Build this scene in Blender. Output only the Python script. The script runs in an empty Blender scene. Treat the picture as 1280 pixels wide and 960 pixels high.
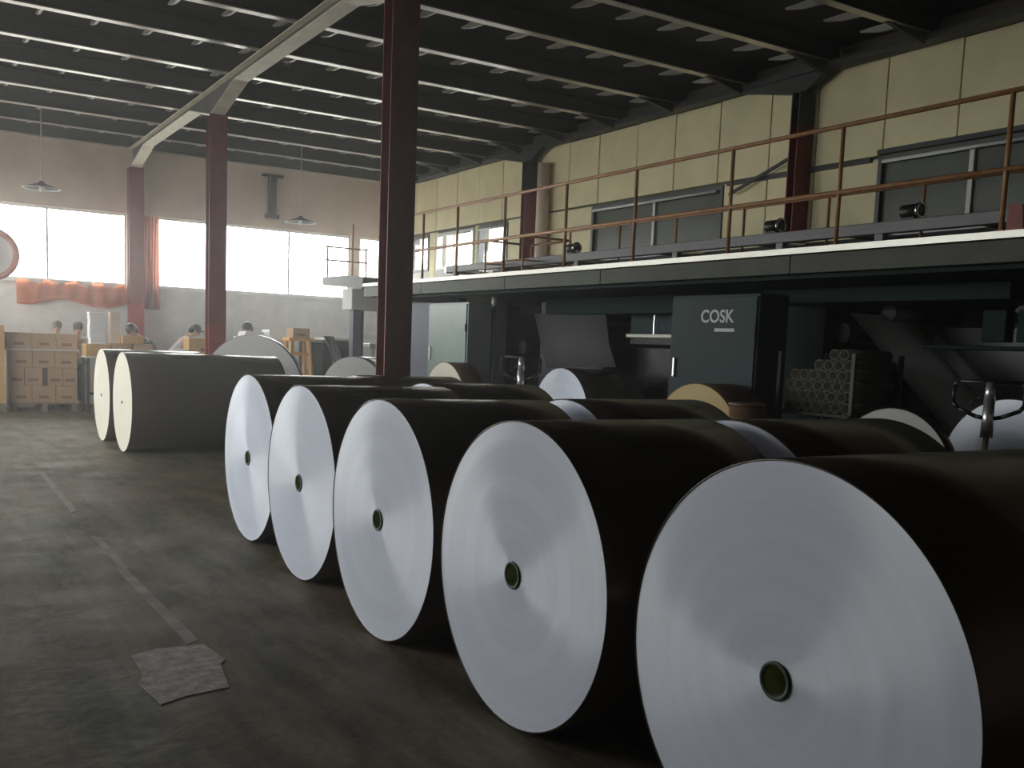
import bpy, bmesh, math, random
from mathutils import Vector, Matrix
random.seed(7)
PI = math.pi
scene = bpy.context.scene
COL = scene.collection

# ---------------------------------------------------------------- camera
ya, pb, rc = math.radians(32.19), math.radians(-6.15), math.radians(-2.257)
fw = Vector((math.sin(ya)*math.cos(pb), math.cos(ya)*math.cos(pb), math.sin(pb)))
rt = Vector((math.cos(ya), -math.sin(ya), 0))
dn = fw.cross(rt)
r2 = rt*math.cos(rc) + dn*math.sin(rc)
d2 = -rt*math.sin(rc) + dn*math.cos(rc)
cam = bpy.data.cameras.new('camera')
camo = bpy.data.objects.new('camera', cam)
COL.objects.link(camo)
M = Matrix((r2, -d2, -fw)).transposed().to_4x4()
M.translation = Vector((0, 0, 1.6))
camo.matrix_world = M
cam.sensor_width = 36
cam.lens = 1224/1280*36
cam.shift_y = 85/1280
cam.clip_end = 300
scene.camera = camo

# ---------------------------------------------------------------- world, exposure
w = bpy.data.worlds.new('sky')
scene.world = w
w.use_nodes = True
bg = w.node_tree.nodes['Background']
bg.inputs[0].default_value = (1.0, 0.93, 0.89, 1)
bg.inputs[1].default_value = 15.5
scene.view_settings.view_transform = 'Standard'
scene.view_settings.look = 'None'
scene.view_settings.gamma = 1
scene.view_settings.exposure = 0.0
scene.cycles.max_bounces = 8
scene.cycles.diffuse_bounces = 5
scene.cycles.transparent_max_bounces = 12
scene.cycles.sample_clamp_indirect = 6

def portal(name, loc, rot, sx, sy):
    l = bpy.data.lights.new(name, 'AREA')
    l.shape = 'RECTANGLE'; l.size = sx; l.size_y = sy
    l.cycles.is_portal = True
    o = bpy.data.objects.new(name, l)
    o.location = loc; o.rotation_euler = rot
    COL.objects.link(o)

# ---------------------------------------------------------------- materials
def mat(name, col, rough=0.6, metal=0.0, noise=0.0, nscale=8.0, bump=0.0, bscale=60.0, spec=0.5, col2=None, stretch=None, coat=0.0):
    m = bpy.data.materials.new(name); m.use_nodes = True
    nt = m.node_tree; b = nt.nodes['Principled BSDF']
    b.inputs['Base Color'].default_value = (*col, 1)
    b.inputs['Roughness'].default_value = rough
    b.inputs['Metallic'].default_value = metal
    b.inputs['Specular IOR Level'].default_value = spec
    b.inputs['Coat Weight'].default_value = coat
    tc = nt.nodes.new('ShaderNodeTexCoord')
    src = tc.outputs['Object']
    if stretch:
        mp = nt.nodes.new('ShaderNodeMapping'); mp.inputs['Scale'].default_value = stretch
        nt.links.new(src, mp.inputs[0]); src = mp.outputs[0]
    if noise or col2:
        n = nt.nodes.new('ShaderNodeTexNoise'); n.inputs['Scale'].default_value = nscale
        n.inputs['Detail'].default_value = 5; n.inputs['Roughness'].default_value = 0.62
        nt.links.new(src, n.inputs['Vector'])
        r = nt.nodes.new('ShaderNodeValToRGB')
        r.color_ramp.elements[0].position = 0.33; r.color_ramp.elements[1].position = 0.68
        c2 = col2 or tuple(min(1, c*(1+noise)) for c in col)
        c1 = col if col2 else tuple(c*(1-noise) for c in col)
        r.color_ramp.elements[0].color = (*c1, 1); r.color_ramp.elements[1].color = (*c2, 1)
        nt.links.new(n.outputs[0], r.inputs[0]); nt.links.new(r.outputs[0], b.inputs['Base Color'])
    if bump:
        n2 = nt.nodes.new('ShaderNodeTexNoise'); n2.inputs['Scale'].default_value = bscale
        n2.inputs['Detail'].default_value = 4
        nt.links.new(src, n2.inputs['Vector'])
        bp = nt.nodes.new('ShaderNodeBump'); bp.inputs['Strength'].default_value = bump
        bp.inputs['Distance'].default_value = 0.01
        nt.links.new(n2.outputs[0], bp.inputs['Height']); nt.links.new(bp.outputs[0], b.inputs['Normal'])
    return m

def floor_mat():
    m = mat('stained_concrete', (0.1, 0.1, 0.1), rough=0.5, spec=0.12, bump=0.5, bscale=14)
    nt = m.node_tree; b = nt.nodes['Principled BSDF']; L = nt.links
    tc = nt.nodes.new('ShaderNodeTexCoord')
    def noise(scale, det=5, mp=None, rough=.6):
        n = nt.nodes.new('ShaderNodeTexNoise'); n.inputs['Scale'].default_value = scale
        n.inputs['Detail'].default_value = det; n.inputs['Roughness'].default_value = rough
        if mp:
            q = nt.nodes.new('ShaderNodeMapping'); q.inputs['Scale'].default_value = mp
            L.new(tc.outputs['Object'], q.inputs[0]); L.new(q.outputs[0], n.inputs['Vector'])
        else:
            L.new(tc.outputs['Object'], n.inputs['Vector'])
        return n
    def ramp(src, stops):
        r = nt.nodes.new('ShaderNodeValToRGB')
        while len(r.color_ramp.elements) < len(stops): r.color_ramp.elements.new(0.5)
        for e, (p, c) in zip(r.color_ramp.elements, stops):
            e.position = p; e.color = (*c, 1)
        L.new(src, r.inputs[0]); return r
    def mix(f, a, c, mode='MIX'):
        x = nt.nodes.new('ShaderNodeMix'); x.data_type = 'RGBA'; x.blend_type = mode
        if isinstance(f, float): x.inputs[0].default_value = f
        else: L.new(f, x.inputs[0])
        L.new(a, x.inputs[6]); L.new(c, x.inputs[7]); return x.outputs[2]
    base = ramp(noise(0.9).outputs[0], [(0.3, (0.092, 0.084, 0.062)), (0.5, (0.122, 0.104, 0.076)), (0.7, (0.15, 0.122, 0.09))])
    wear = ramp(noise(2.2, 7, (1.6, 0.35, 1), .7).outputs[0], [(0.38, (0.42, 0.45, 0.42)), (0.62, (1.5, 1.42, 1.35))])
    c = mix(0.8, base.outputs[0], wear.outputs[0], 'MULTIPLY')
    red = ramp(noise(0.55).outputs[0], [(0.5, (0, 0, 0)), (0.66, (0.6, 0.6, 0.6))])
    rgb = nt.nodes.new('ShaderNodeRGB'); rgb.outputs[0].default_value = (0.20, 0.14, 0.115, 1)
    c = mix(red.outputs[0], c, rgb.outputs[0])
    fine = ramp(noise(26, 4).outputs[0], [(0.35, (0.82, 0.82, 0.82)), (0.7, (1.12, 1.12, 1.1))])
    c = mix(0.7, c, fine.outputs[0], 'MULTIPLY')
    L.new(c, b.inputs['Base Color'])
    rr = ramp(noise(1.7, 4).outputs[0], [(0.3, (0.5, 0.5, 0.5)), (0.7, (0.75, 0.75, 0.75))])
    L.new(rr.outputs[0], b.inputs['Roughness'])
    return m

def face_mat(name, col, aniso=0.97, rough=0.34, spec=0.75):
    """wound paper edge: thousands of concentric layers, so an anisotropic sheen"""
    m = bpy.data.materials.new(name); m.use_nodes = True
    nt = m.node_tree; b = nt.nodes['Principled BSDF']; L = nt.links
    tc = nt.nodes.new('ShaderNodeTexCoord')
    sx = nt.nodes.new('ShaderNodeSeparateXYZ'); L.new(tc.outputs['Generated'], sx.inputs[0])
    def math_(op, a, bb=None):
        n = nt.nodes.new('ShaderNodeMath'); n.operation = op
        for i, v in enumerate((a, bb)):
            if v is None: continue
            if isinstance(v, (int, float)): n.inputs[i].default_value = v
            else: L.new(v, n.inputs[i])
        return n.outputs[0]
    y = math_('SUBTRACT', sx.outputs[1], 0.5); z = math_('SUBTRACT', sx.outputs[2], 0.5)
    r = math_('SQRT', math_('ADD', math_('MULTIPLY', y, y), math_('MULTIPLY', z, z)))
    oi = nt.nodes.new('ShaderNodeObjectInfo')
    off = math_('MULTIPLY', oi.outputs['Random'], 37.0)
    n = nt.nodes.new('ShaderNodeTexNoise'); n.noise_dimensions = '2D'
    cmb = nt.nodes.new('ShaderNodeCombineXYZ'); L.new(math_('MULTIPLY', r, 14.0), cmb.inputs[0]); L.new(off, cmb.inputs[1])
    L.new(cmb.outputs[0], n.inputs['Vector']); n.inputs['Scale'].default_value = 1.0
    n.inputs['Detail'].default_value = 5; n.inputs['Roughness'].default_value = .65
    cr = nt.nodes.new('ShaderNodeValToRGB')
    cr.color_ramp.elements[0].position = .3; cr.color_ramp.elements[1].position = .62
    cr.color_ramp.elements[0].color = (*[c*0.93 for c in col], 1); cr.color_ramp.elements[1].color = (*col, 1)
    L.new(n.outputs[0], cr.inputs[0])
    L.new(cr.outputs[0], b.inputs['Base Color'])
    b.inputs['Roughness'].default_value = rough
    b.inputs['Anisotropic'].default_value = aniso
    b.inputs['Specular IOR Level'].default_value = spec
    tg = nt.nodes.new('ShaderNodeTangent'); tg.direction_type = 'RADIAL'; tg.axis = 'X'
    L.new(tg.outputs[0], b.inputs['Tangent'])
    return m

def glass_mat(name, col=(0.9, 0.95, 0.95), a=0.9):
    m = bpy.data.materials.new(name); m.use_nodes = True
    nt = m.node_tree; nt.nodes.clear()
    o = nt.nodes.new('ShaderNodeOutputMaterial'); mx = nt.nodes.new('ShaderNodeMixShader')
    t = nt.nodes.new('ShaderNodeBsdfTransparent'); g = nt.nodes.new('ShaderNodeBsdfGlossy')
    t.inputs[0].default_value = (*col, 1); g.inputs['Roughness'].default_value = 0.08
    mx.inputs[0].default_value = 1-a
    nt.links.new(t.outputs[0], mx.inputs[1]); nt.links.new(g.outputs[0], mx.inputs[2]); nt.links.new(mx.outputs[0], o.inputs[0])
    return m

def cloth_mat(name, col, tr=0.5):
    m = mat(name, col, rough=.9, noise=.15, nscale=5)
    nt = m.node_tree; b = nt.nodes['Principled BSDF']; o = [n for n in nt.nodes if n.type == 'OUTPUT_MATERIAL'][0]
    t = nt.nodes.new('ShaderNodeBsdfTranslucent'); t.inputs[0].default_value = (*col, 1)
    x = nt.nodes.new('ShaderNodeMixShader'); x.inputs[0].default_value = tr
    nt.links.new(b.outputs[0], x.inputs[1]); nt.links.new(t.outputs[0], x.inputs[2]); nt.links.new(x.outputs[0], o.inputs[0])
    return m

def web_mat():
    m = mat('paper_web', (0.30, 0.30, 0.31), rough=0.7, spec=.2)
    return m

MT = dict(
    floor=floor_mat(),
    patch=mat('mortar_patch', (0.17, 0.15, 0.13), rough=.75, col2=(0.42, 0.38, 0.35), nscale=14, bump=.3),
    linepaint=mat('worn_line', (0.095, 0.084, 0.062), rough=.7, col2=(0.24, 0.205, 0.17), nscale=5),
    tan=mat('tan_wall_board', (0.76, 0.68, 0.43), rough=.75, noise=.08, nscale=1.5, bump=.1, bscale=20),
    upper=mat('upper_wall_board', (0.66, 0.53, 0.44), rough=.85, noise=.10, nscale=1.2, bump=.1),
    plaster=mat('grey_plaster', (0.66, 0.64, 0.63), rough=.85, noise=.12, nscale=2.0, bump=.2, bscale=15),
    joint=mat('dark_joint', (0.10, 0.09, 0.07), rough=.9),
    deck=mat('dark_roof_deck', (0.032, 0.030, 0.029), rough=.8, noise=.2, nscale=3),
    purlin=mat('galvanised_purlin', (0.40, 0.39, 0.35), rough=.5, noise=.12, nscale=6),
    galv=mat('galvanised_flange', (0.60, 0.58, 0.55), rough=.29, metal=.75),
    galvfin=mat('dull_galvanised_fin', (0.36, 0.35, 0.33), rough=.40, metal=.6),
    web_=mat('shaded_purlin_web', (0.07, 0.068, 0.065), rough=.7, noise=.15, nscale=6),  # purlin steel darkened: the webs' shade is put into the colour
    rafter=mat('pale_rafter_paint', (0.72, 0.68, 0.56), rough=.5, noise=.15, nscale=4),
    darksteel=mat('dark_grey_steel', (0.05, 0.052, 0.055), spec=.3, rough=.5, noise=.2, nscale=5),
    red=mat('red_oxide_paint', (0.20, 0.036, 0.027), spec=.3, rough=.48, noise=.18, nscale=7),
    redlow=mat('fresh_red_paint', (0.33, 0.050, 0.045), rough=.5, noise=.15, nscale=6),
    rust=mat('rusty_orange_paint', (0.30, 0.13, 0.05), rough=.5, col2=(0.42, 0.22, 0.10), nscale=16),
    white=mat('white_sheet', (0.78, 0.78, 0.80), rough=.6),
    strip=mat('pale_edge_strip', (0.66, 0.64, 0.56), rough=.4, noise=.12, nscale=6),
    alu=mat('aluminium_edging', (0.50, 0.49, 0.45), rough=.42, metal=.8),
    fascia=mat('grey_green_fascia', (0.070, 0.074, 0.060), spec=.1, rough=.45, noise=.18, nscale=3),
    green=mat('dark_machine_green', (0.009, 0.022, 0.020), spec=.08, rough=.6, noise=.2, nscale=4),
    cabinet_lit=mat('lit_green_cabinet', (0.24, 0.30, 0.29), rough=.33, noise=.06, nscale=3),  # cabinet paint lightened: stronger light at the far end put into the colour
    greybeam=mat('grey_beam', (0.12, 0.12, 0.13), rough=.45, noise=.1, nscale=5),
    cabinet=mat('blue_green_cabinet', (0.022, 0.036, 0.040), spec=.1, rough=.45, noise=.06, nscale=3),  # cabinet paint darkened: weaker light at the near end put into the colour
    purple=mat('lilac_grey_panel', (0.13, 0.13, 0.17), spec=.25, rough=.5, noise=.08, nscale=3),
    black=mat('black_plastic', (0.012, 0.012, 0.013), rough=.4),
    steel=mat('bright_steel', (0.62, 0.62, 0.62), rough=.25, metal=1.0),
    chrome=mat('scuffed_chrome', (0.7, 0.7, 0.7), rough=.3, metal=.8),
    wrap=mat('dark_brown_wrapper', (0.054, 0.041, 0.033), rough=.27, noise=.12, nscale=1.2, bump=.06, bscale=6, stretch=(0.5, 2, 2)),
    wrap2=mat('kraft_wrapper', (0.16, 0.095, 0.05), rough=.5, noise=.15, nscale=4),
    face=face_mat('white_paper_edge', (0.74, 0.78, 0.93)),
    facecream=face_mat('cream_paper_edge', (0.66, 0.61, 0.53), aniso=.3, rough=.6, spec=.3),
    facekraft=face_mat('kraft_paper_edge', (0.50, 0.36, 0.17), aniso=.3, rough=.6, spec=.3),
    facegrey=face_mat('grey_paper_edge', (0.42, 0.41, 0.42), aniso=.5, rough=.5, spec=.3),
    core=mat('dark_core_board', (0.055, 0.06, 0.04), rough=.6),
    corein=mat('olive_core_board', (0.30, 0.34, 0.16), rough=.5, noise=.2, nscale=20),
    carton=mat('brown_carton', (0.42, 0.27, 0.16), rough=.8, noise=.08, nscale=6),
    carton2=mat('orange_brown_carton', (0.52, 0.30, 0.11), rough=.8, noise=.08, nscale=6),
    mark=mat('brown_print', (0.20, 0.09, 0.05), rough=.8),
    wood=mat('pallet_wood', (0.20, 0.15, 0.10), rough=.8, noise=.25, nscale=9),
    orange=mat('orange_wood', (0.70, 0.33, 0.07), rough=.5, noise=.1, nscale=8),
    curtain=cloth_mat('faded_red_cloth', (0.62, 0.27, 0.20)),
    cloth=cloth_mat('faded_orange_cloth', (0.78, 0.34, 0.18)),
    frame=mat('dark_window_frame', (0.05, 0.055, 0.065), rough=.4),
    frameW=mat('white_window_frame', (0.62, 0.63, 0.62), rough=.4),
    dim_pane=mat('dim_view_pane', (0.10, 0.11, 0.095), rough=.25, noise=.2, nscale=2),  # opaque grey pane, the dim view outside painted into its colour
    glass=glass_mat('window_glass'),
    web=web_mat(),
    skin=mat('skin', (0.50, 0.30, 0.20), rough=.55),
    hair=mat('black_hair', (0.02, 0.017, 0.015), rough=.5),
    hairg=mat('grey_hair', (0.16, 0.14, 0.13), rough=.6),
    trousers=mat('dark_trousers', (0.03, 0.035, 0.05), rough=.8),
    shirtw=mat('white_shirt', (0.75, 0.73, 0.78), rough=.8),
    shirtg=mat('dark_green_shirt', (0.05, 0.08, 0.06), rough=.8),
    shirtn=mat('grey_shirt', (0.16, 0.16, 0.18), rough=.8),
    shoe=mat('black_shoe', (0.02, 0.02, 0.02), rough=.5),
    lettering=mat('grey_lettering', (0.42, 0.44, 0.43), rough=.5),
    ground=mat('yard_concrete', (0.35, 0.34, 0.32), rough=.9),
)

# ---------------------------------------------------------------- helpers
class MB:
    def __init__(self): self.bm = bmesh.new()
    def box(self, x0, x1, y0, y1, z0, z1, bev=0):
        vs = [self.bm.verts.new((x, y, z)) for x in (x0, x1) for y in (y0, y1) for z in (z0, z1)]
        fs = [self.bm.faces.new([vs[i] for i in f]) for f in
              ((0,1,3,2), (4,6,7,5), (0,4,5,1), (2,3,7,6), (0,2,6,4), (1,5,7,3))]
        if bev:
            es = list({e for f in fs for e in f.edges})
            bmesh.ops.bevel(self.bm, geom=es, offset=bev, segments=2, affect='EDGES', profile=.5)
        return self
    def tube(self, p0, p1, r, n=12, r1=None, caps=True):
        p0 = Vector(p0); p1 = Vector(p1); d = (p1-p0).normalized()
        a = d.orthogonal().normalized(); b = d.cross(a); r1 = r if r1 is None else r1
        A = []; B = []
        for k in range(n):
            t = 2*PI*k/n; v = a*math.cos(t)+b*math.sin(t)
            A.append(self.bm.verts.new(p0+v*r)); B.append(self.bm.verts.new(p1+v*r1))
        for k in range(n):
            f = self.bm.faces.new((A[k], A[(k+1) % n], B[(k+1) % n], B[k])); f.smooth = True
        if caps:
            self.bm.faces.new(A[::-1]); self.bm.faces.new(B)
        return self
    def path(self, pts, r, n=10):
        """swept round bar through points, rounded joints"""
        for i in range(len(pts)-1): self.tube(pts[i], pts[i+1], r, n)
        for p in pts[1:-1]: self.ball(p, r*1.0, 8, 6)
        return self
    def ball(self, c, r, u=16, v=10, sc=(1,1,1)):
        m = Matrix.Translation(Vector(c)) @ Matrix.Diagonal((*sc, 1))
        q = bmesh.ops.create_uvsphere(self.bm, u_segments=u, v_segments=v, radius=r, matrix=m)
        for vv in q['verts']:
            for f in vv.link_faces: f.smooth = True
        return self
    def lathe(self, prof, axis='X', c=(0,0,0), n=48, closed=False):
        """profile list of (axial, radius)"""
        rings = []
        for a, r in prof:
            ring = []
            for k in range(n):
                t = 2*PI*k/n
                if axis == 'X': p = (a, r*math.cos(t), r*math.sin(t))
                elif axis == 'Y': p = (r*math.cos(t), a, r*math.sin(t))
                else: p = (r*math.cos(t), r*math.sin(t), a)
                ring.append(self.bm.verts.new(Vector(p)+Vector(c)))
            rings.append(ring)
        seq = list(zip(rings[:-1], rings[1:]))
        if closed: seq.append((rings[-1], rings[0]))
        for A, B in seq:
            for k in range(n):
                f = self.bm.faces.new((A[k], A[(k+1) % n], B[(k+1) % n], B[k])); f.smooth = True
        return self
    def prism(self, poly, axis, a0, a1):
        """poly of 2D points extruded along axis. X:(y,z) Y:(x,z) Z:(x,y)"""
        def P(u, v, a): return {'X': (a, u, v), 'Y': (u, a, v), 'Z': (u, v, a)}[axis]
        A = [self.bm.verts.new(P(u, v, a0)) for u, v in poly]
        B = [self.bm.verts.new(P(u, v, a1)) for u, v in poly]
        n = len(poly)
        for k in range(n): self.bm.faces.new((A[k], A[(k+1) % n], B[(k+1) % n], B[k]))
        self.bm.faces.new(A[::-1]); self.bm.faces.new(B)
        return self
    def sheet(self, rows, th=0.004):
        """grid of points -> thin solid"""
        g = [[self.bm.verts.new(p) for p in r] for r in rows]
        fs = []
        for i in range(len(g)-1):
            for j in range(len(g[0])-1):
                f = self.bm.faces.new((g[i][j], g[i][j+1], g[i+1][j+1], g[i+1][j])); f.smooth = True; fs.append(f)
        bmesh.ops.solidify(self.bm, geom=fs, thickness=th)
        return self
    def mesh(self, name, m):
        bmesh.ops.recalc_face_normals(self.bm, faces=self.bm.faces)
        me = bpy.data.meshes.new(name); self.bm.to_mesh(me); self.bm.free()
        for x in (m if isinstance(m, (list, tuple)) else [m]): me.materials.append(MT[x])
        return me
    def build(self, name, m, parent=None, label=None, loc=None, rotz=0):
        return link(name, self.mesh(name, m), parent, label, loc, rotz)

def link(name, me, parent=None, label=None, loc=None, rotz=0):
    o = bpy.data.objects.new(name, me); COL.objects.link(o)
    if parent: o.parent = parent
    if loc: o.location = loc
    if rotz: o.rotation_euler = (0, 0, rotz)
    if label: o['label'] = label
    return o
def tag(o, label, cat, group=None):
    o['label'] = label; o['category'] = cat
    if group: o['group'] = group
    return o
def thing(name, label, cat, loc=(0,0,0), rotz=0, group=None):
    o = bpy.data.objects.new(name, None); COL.objects.link(o)
    o.location = loc; o.rotation_euler = (0, 0, rotz); o.empty_display_size = .1
    return tag(o, label, cat, group)
def struct(o): o['kind'] = 'structure'; return o
def sempty(name):
    o = bpy.data.objects.new(name, None); COL.objects.link(o); return struct(o)

HAZE = 0.0075
# ================================================================ SETTING
XL, XR, YF, YB, ZC = -5.5, 10.75, -6.0, 22.8, 5.74
struct(MB().box(XL, XR+.2, YF, YB+.2, -.2, 0).build('floor', 'floor'))
struct(MB().box(-60, 60, -50, 80, -.5, -.22).build('ground', 'ground'))
# worn line and mortar patch in the slab
struct(MB().prism([(1.25,8.1),(1.30,8.0),(1.30,6.9),(1.28,6.85),(1.31,5.1),(1.24,5.05),(1.22,6.8),(1.25,7.0)], 'Z', 0.0, .002).build('trim_1', 'linepaint'))
struct(MB().prism([(1.30,11.9),(1.36,11.9),(1.32,9.3),(1.26,9.2)], 'Z', 0.0, .002).build('trim_2', 'linepaint'))
struct(MB().prism([(0.95,4.97),(1.08,5.03),(1.31,5.01),(1.34,4.72),(1.30,4.66),(1.25,4.33),(1.05,4.30),(0.93,4.24),(0.90,4.55),(0.94,4.66)], 'Z', 0.0, .004).build('trim_3', 'patch'))

# ---- ceiling: deck, purlins with stub fins, rafters
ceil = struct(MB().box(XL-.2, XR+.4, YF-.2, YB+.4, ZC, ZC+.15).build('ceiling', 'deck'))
def purlin_mesh():
    m = MB()
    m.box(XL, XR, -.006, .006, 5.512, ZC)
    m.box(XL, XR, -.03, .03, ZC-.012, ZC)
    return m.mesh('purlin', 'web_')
pm = purlin_mesh()
fl = MB().box(XL, XR, -.065, .065, 5.498, 5.512).mesh('flange', 'galv')
fin = MB().prism([(.066, 5.503), (.35, 5.522), (.62, 5.58), (.62, 5.60), (.066, 5.60)], 'X', -.018, .018).mesh('stub_fin', 'galvfin')
for k in range(18):
    y = 22.73-1.495*k
    p = link('purlin', pm, ceil, loc=(0, y, 0)); link('flange', fl, p, 'bright galvanised bottom flange')
    if 1 <= k <= 14:
        for i in range(16):
            x = 0.96+.652*i
            if x > XR-.1 or (y < 9 and x < 2.2): continue
            if abs(x-4.4) < .14: continue
            link('stub_fin', fin, p, loc=(x, 0, 0))
# rafters run front to back over the columns
def rafter(x, cols):
    m = MB(); zb = 5.36
    pts = []
    def low(y):
        d = min(abs(y-c) for c in cols)
        return zb-(0.28*max(0, 1-d/1.3))
    ys = sorted(set([YF, YB-.05]+[c+s for c in cols for s in (-1.3, 0, 1.3) if YF < c+s < YB-.05]))
    wbm = MB().prism([(y, low(y)) for y in ys]+[(ys[-1], 5.50), (ys[0], 5.50)], 'X', x-.006, x+.006)
    m.prism([(y, low(y)-.014) for y in ys]+[(y, low(y)) for y in reversed(ys)], 'X', x-.11, x+.11)
    m.box(x-.10, x+.10, YF, YB-.05, 5.488, 5.5)
    o = m.build('rafter', 'rafter', ceil); wbm.build('web_plate', 'web_', o, 'dark web plate'); return o
rafter(4.4, [9.46, 16.2, 22.5]); rafter(-2.2, [2.7, 9.46, 16.2, 22.5])
rw = MB().box(10.45, 10.68, YF, YB-.05, 5.41, 5.49)
for c in (9.7, 16.55): rw.prism([(c-.5, 5.41), (c+1.2, 5.41), (c+.1, 5.19), (c-.1, 5.19)], 'X', 10.5, 10.64)
rw.build('rafter', 'darksteel', ceil, label='dark edge beam over the panelled wall')
gs = MB().prism([(9.75, 5.50), (10.45, 5.50), (10.45, 5.36)], 'Y', -.03, .03).mesh('gusset', 'darksteel')
for k in range(1, 16):
    link('gusset', gs, ceil, loc=(0, 22.73-1.495*k, 0))

# ---- back wall with strip windows
SILL, HEAD = 2.59, 4.12
wb = MB().box(XL-.2, XR+.2, YB, YB+.25, 0, SILL).build('wall_back', 'plaster'); struct(wb)
MB().box(XL-.2, XR+.2, YB-.02, YB+.25, HEAD, ZC).build('upper_band', 'upper', wb)
MB().box(XL-.2, XR+.2, YB-.06, YB-.0, SILL-.05, SILL).build('window_sill', 'plaster', wb)
bays = [(-5.3, -2.4), (-2.0, 4.28), (4.83, 9.47), (9.69, 10.5)]
edges = [XL-.2]+[v for b in bays for v in b]+[XR+.2]
for a, b in zip(edges[0::2], edges[1::2]):
    MB().box(a, b, YB, YB+.25, SILL, HEAD).build('wall_pier', 'upper', wb)
def window_y(n, x0, x1, y, z0, z1, nm, fr='frameW', pane='glass'):
    """strip window in a wall facing -Y"""
    e = sempty('window_%d' % n)
    t = .045
    MB().box(x0, x1, y+.05, y+.11, z0, z0+t).box(x0, x1, y+.05, y+.11, z1-t, z1).box(x0, x0+t, y+.05, y+.11, z0+t, z1-t).box(x1-t, x1, y+.05, y+.11, z0+t, z1-t).build('window_frame', fr, e)
    for i in range(1, nm):
        x = x0+(x1-x0)*i/nm
        MB().box(x-.02, x+.02, y+.055, y+.105, z0+t, z1-t).build('mullion', fr, e)
    for i in range(nm):
        a = x0+(x1-x0)*i/nm; b = x0+(x1-x0)*(i+1)/nm
        MB().box(a+.02, b-.02, y+.075, y+.081, z0+t, z1-t).build('pane', pane, e)
for i, (a, b) in enumerate(bays): window_y(i+1, a, b, YB, SILL, HEAD, max(1, round((b-a)/1.6)))
struct(MB().box(7.37, 7.56, YB-.10, YB-.02, 4.42, 5.3).box(7.30, 7.62, YB-.12, YB-.02, 4.34, 4.42).box(7.22, 7.72, YB-.10, YB-.02, 5.28, 5.34).build('trim_4', 'darksteel'))

# ---- right wall of joined boards
wr = struct(MB().box(XR, XR+.25, YF, YB+.2, 0, 3.3).build('wall_right', 'plaster'))
MB().box(XR+.04, XR+.25, YF, YB+.2, HEAD+.02, ZC).build('backing', 'joint', wr)
winR = [(6.0, 8.5, 'C'), (11.3, 14.65, 'B'), (17.55, 18.75, 'A'), (18.95, 20.7, 'A'), (21.1, 22.1, 'A')]
ys = [YF]+[v for a, b, _ in winR for v in (a, b)]+[YB+.2]
for a, b in zip(ys[0::2], ys[1::2]):
    MB().box(XR+.04, XR+.25, a, b, 3.3, HEAD+.02).build('backing', 'joint', wr)
def panels(y0, step, n, z0, z1, hole=True):
    for i in range(n):
        a = y0+step*i+.012; b = y0+step*(i+1)-.012
        yield a, b
joints = [21.85, 20.79, 19.79, 18.81, 17.82, 16.60]
def board(a, b, z0, z1):
    if b-a < .05: return
    d = random.uniform(0, .008)
    MB().box(XR-.005-d, XR+.045, a+.010, b-.010, z0, z1, bev=.004).build('wall_panel', 'tan', wr)
jy = [22.72, 21.85, 20.79, 19.79, 18.81, 17.82, 16.40, 15.44, 14.52, 13.45, 12.48, 11.46, 10.42, 9.56, 8.46, 7.42, 6.42, 5.42, 4.42, 3.42, 2.42, 1.42, .42, -.6, -1.6, -2.6, -3.6, -4.6, -5.9]
for b, a in zip(jy[:-1], jy[1:]):
    board(a, b, HEAD+.10, 5.43 + random.uniform(-.015, .015))
    # lower boards, cut around the windows
    segs = [(a, b)]
    for w0, w1, _ in winR:
        ns = []
        for s0, s1 in segs:
            if w1 <= s0 or w0 >= s1: ns.append((s0, s1)); continue
            if s0 < w0: ns.append((s0, w0))
            if s1 > w1: ns.append((w1, s1))
        segs = ns
    for s0, s1 in segs: board(s0, s1, 2.7, HEAD+.06)
def window_x(n, y0, y1, z0, z1, splits, pane, fr, rail=True):
    e = sempty('window_%d' % n); x = XR; t = .06
    MB().box(x-.03, x+.10, y0, y1, z0, z0+t).box(x-.03, x+.10, y0, y1, z1-t, z1).box(x-.03, x+.10, y0, y0+t, z0+t, z1-t).box(x-.03, x+.10, y1-t, y1, z0+t, z1-t).build('window_frame', fr, e)
    sp = [y0]+splits+[y1]
    for s in splits: MB().box(x-.01, x+.07, s-.03, s+.03, z0+t, z1-t).build('mullion', 'frameW', e)
    for a, b in zip(sp[:-1], sp[1:]): MB().box(x+.03, x+.036, a+.03, b-.03, z0+t, z1-t).build('pane', pane, e)
    if rail: MB().tube((x-.07, y0+.1, z1-.08), (x-.07, y1-.1, z1-.08), .022).build('lit_frame_bar', 'frameW', e)  # white bar added for the light caught on the top frame
window_x(11, 6.0, 8.5, 3.3, 4.2, [7.2], 'dim_pane', 'frame')
window_x(12, 11.3, 14.65, 3.3, 4.16, [12.93], 'dim_pane', 'frame')
window_x(13, 17.55, 18.75, 3.3, 4.14, [], 'glass', 'frame')
window_x(14, 18.95, 20.7, 3.3, 4.14, [19.9], 'glass', 'frameW')
window_x(15, 21.1, 22.1, 3.3, 4.14, [], 'glass', 'frame', False)
struct(MB().box(XR-.06, XR, 8.6, 11.2, HEAD+.02, HEAD+.08).box(XR-.06, XR, 5.0, 8.5, HEAD+.1, HEAD+.16).build('trim_5', 'darksteel'))

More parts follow.
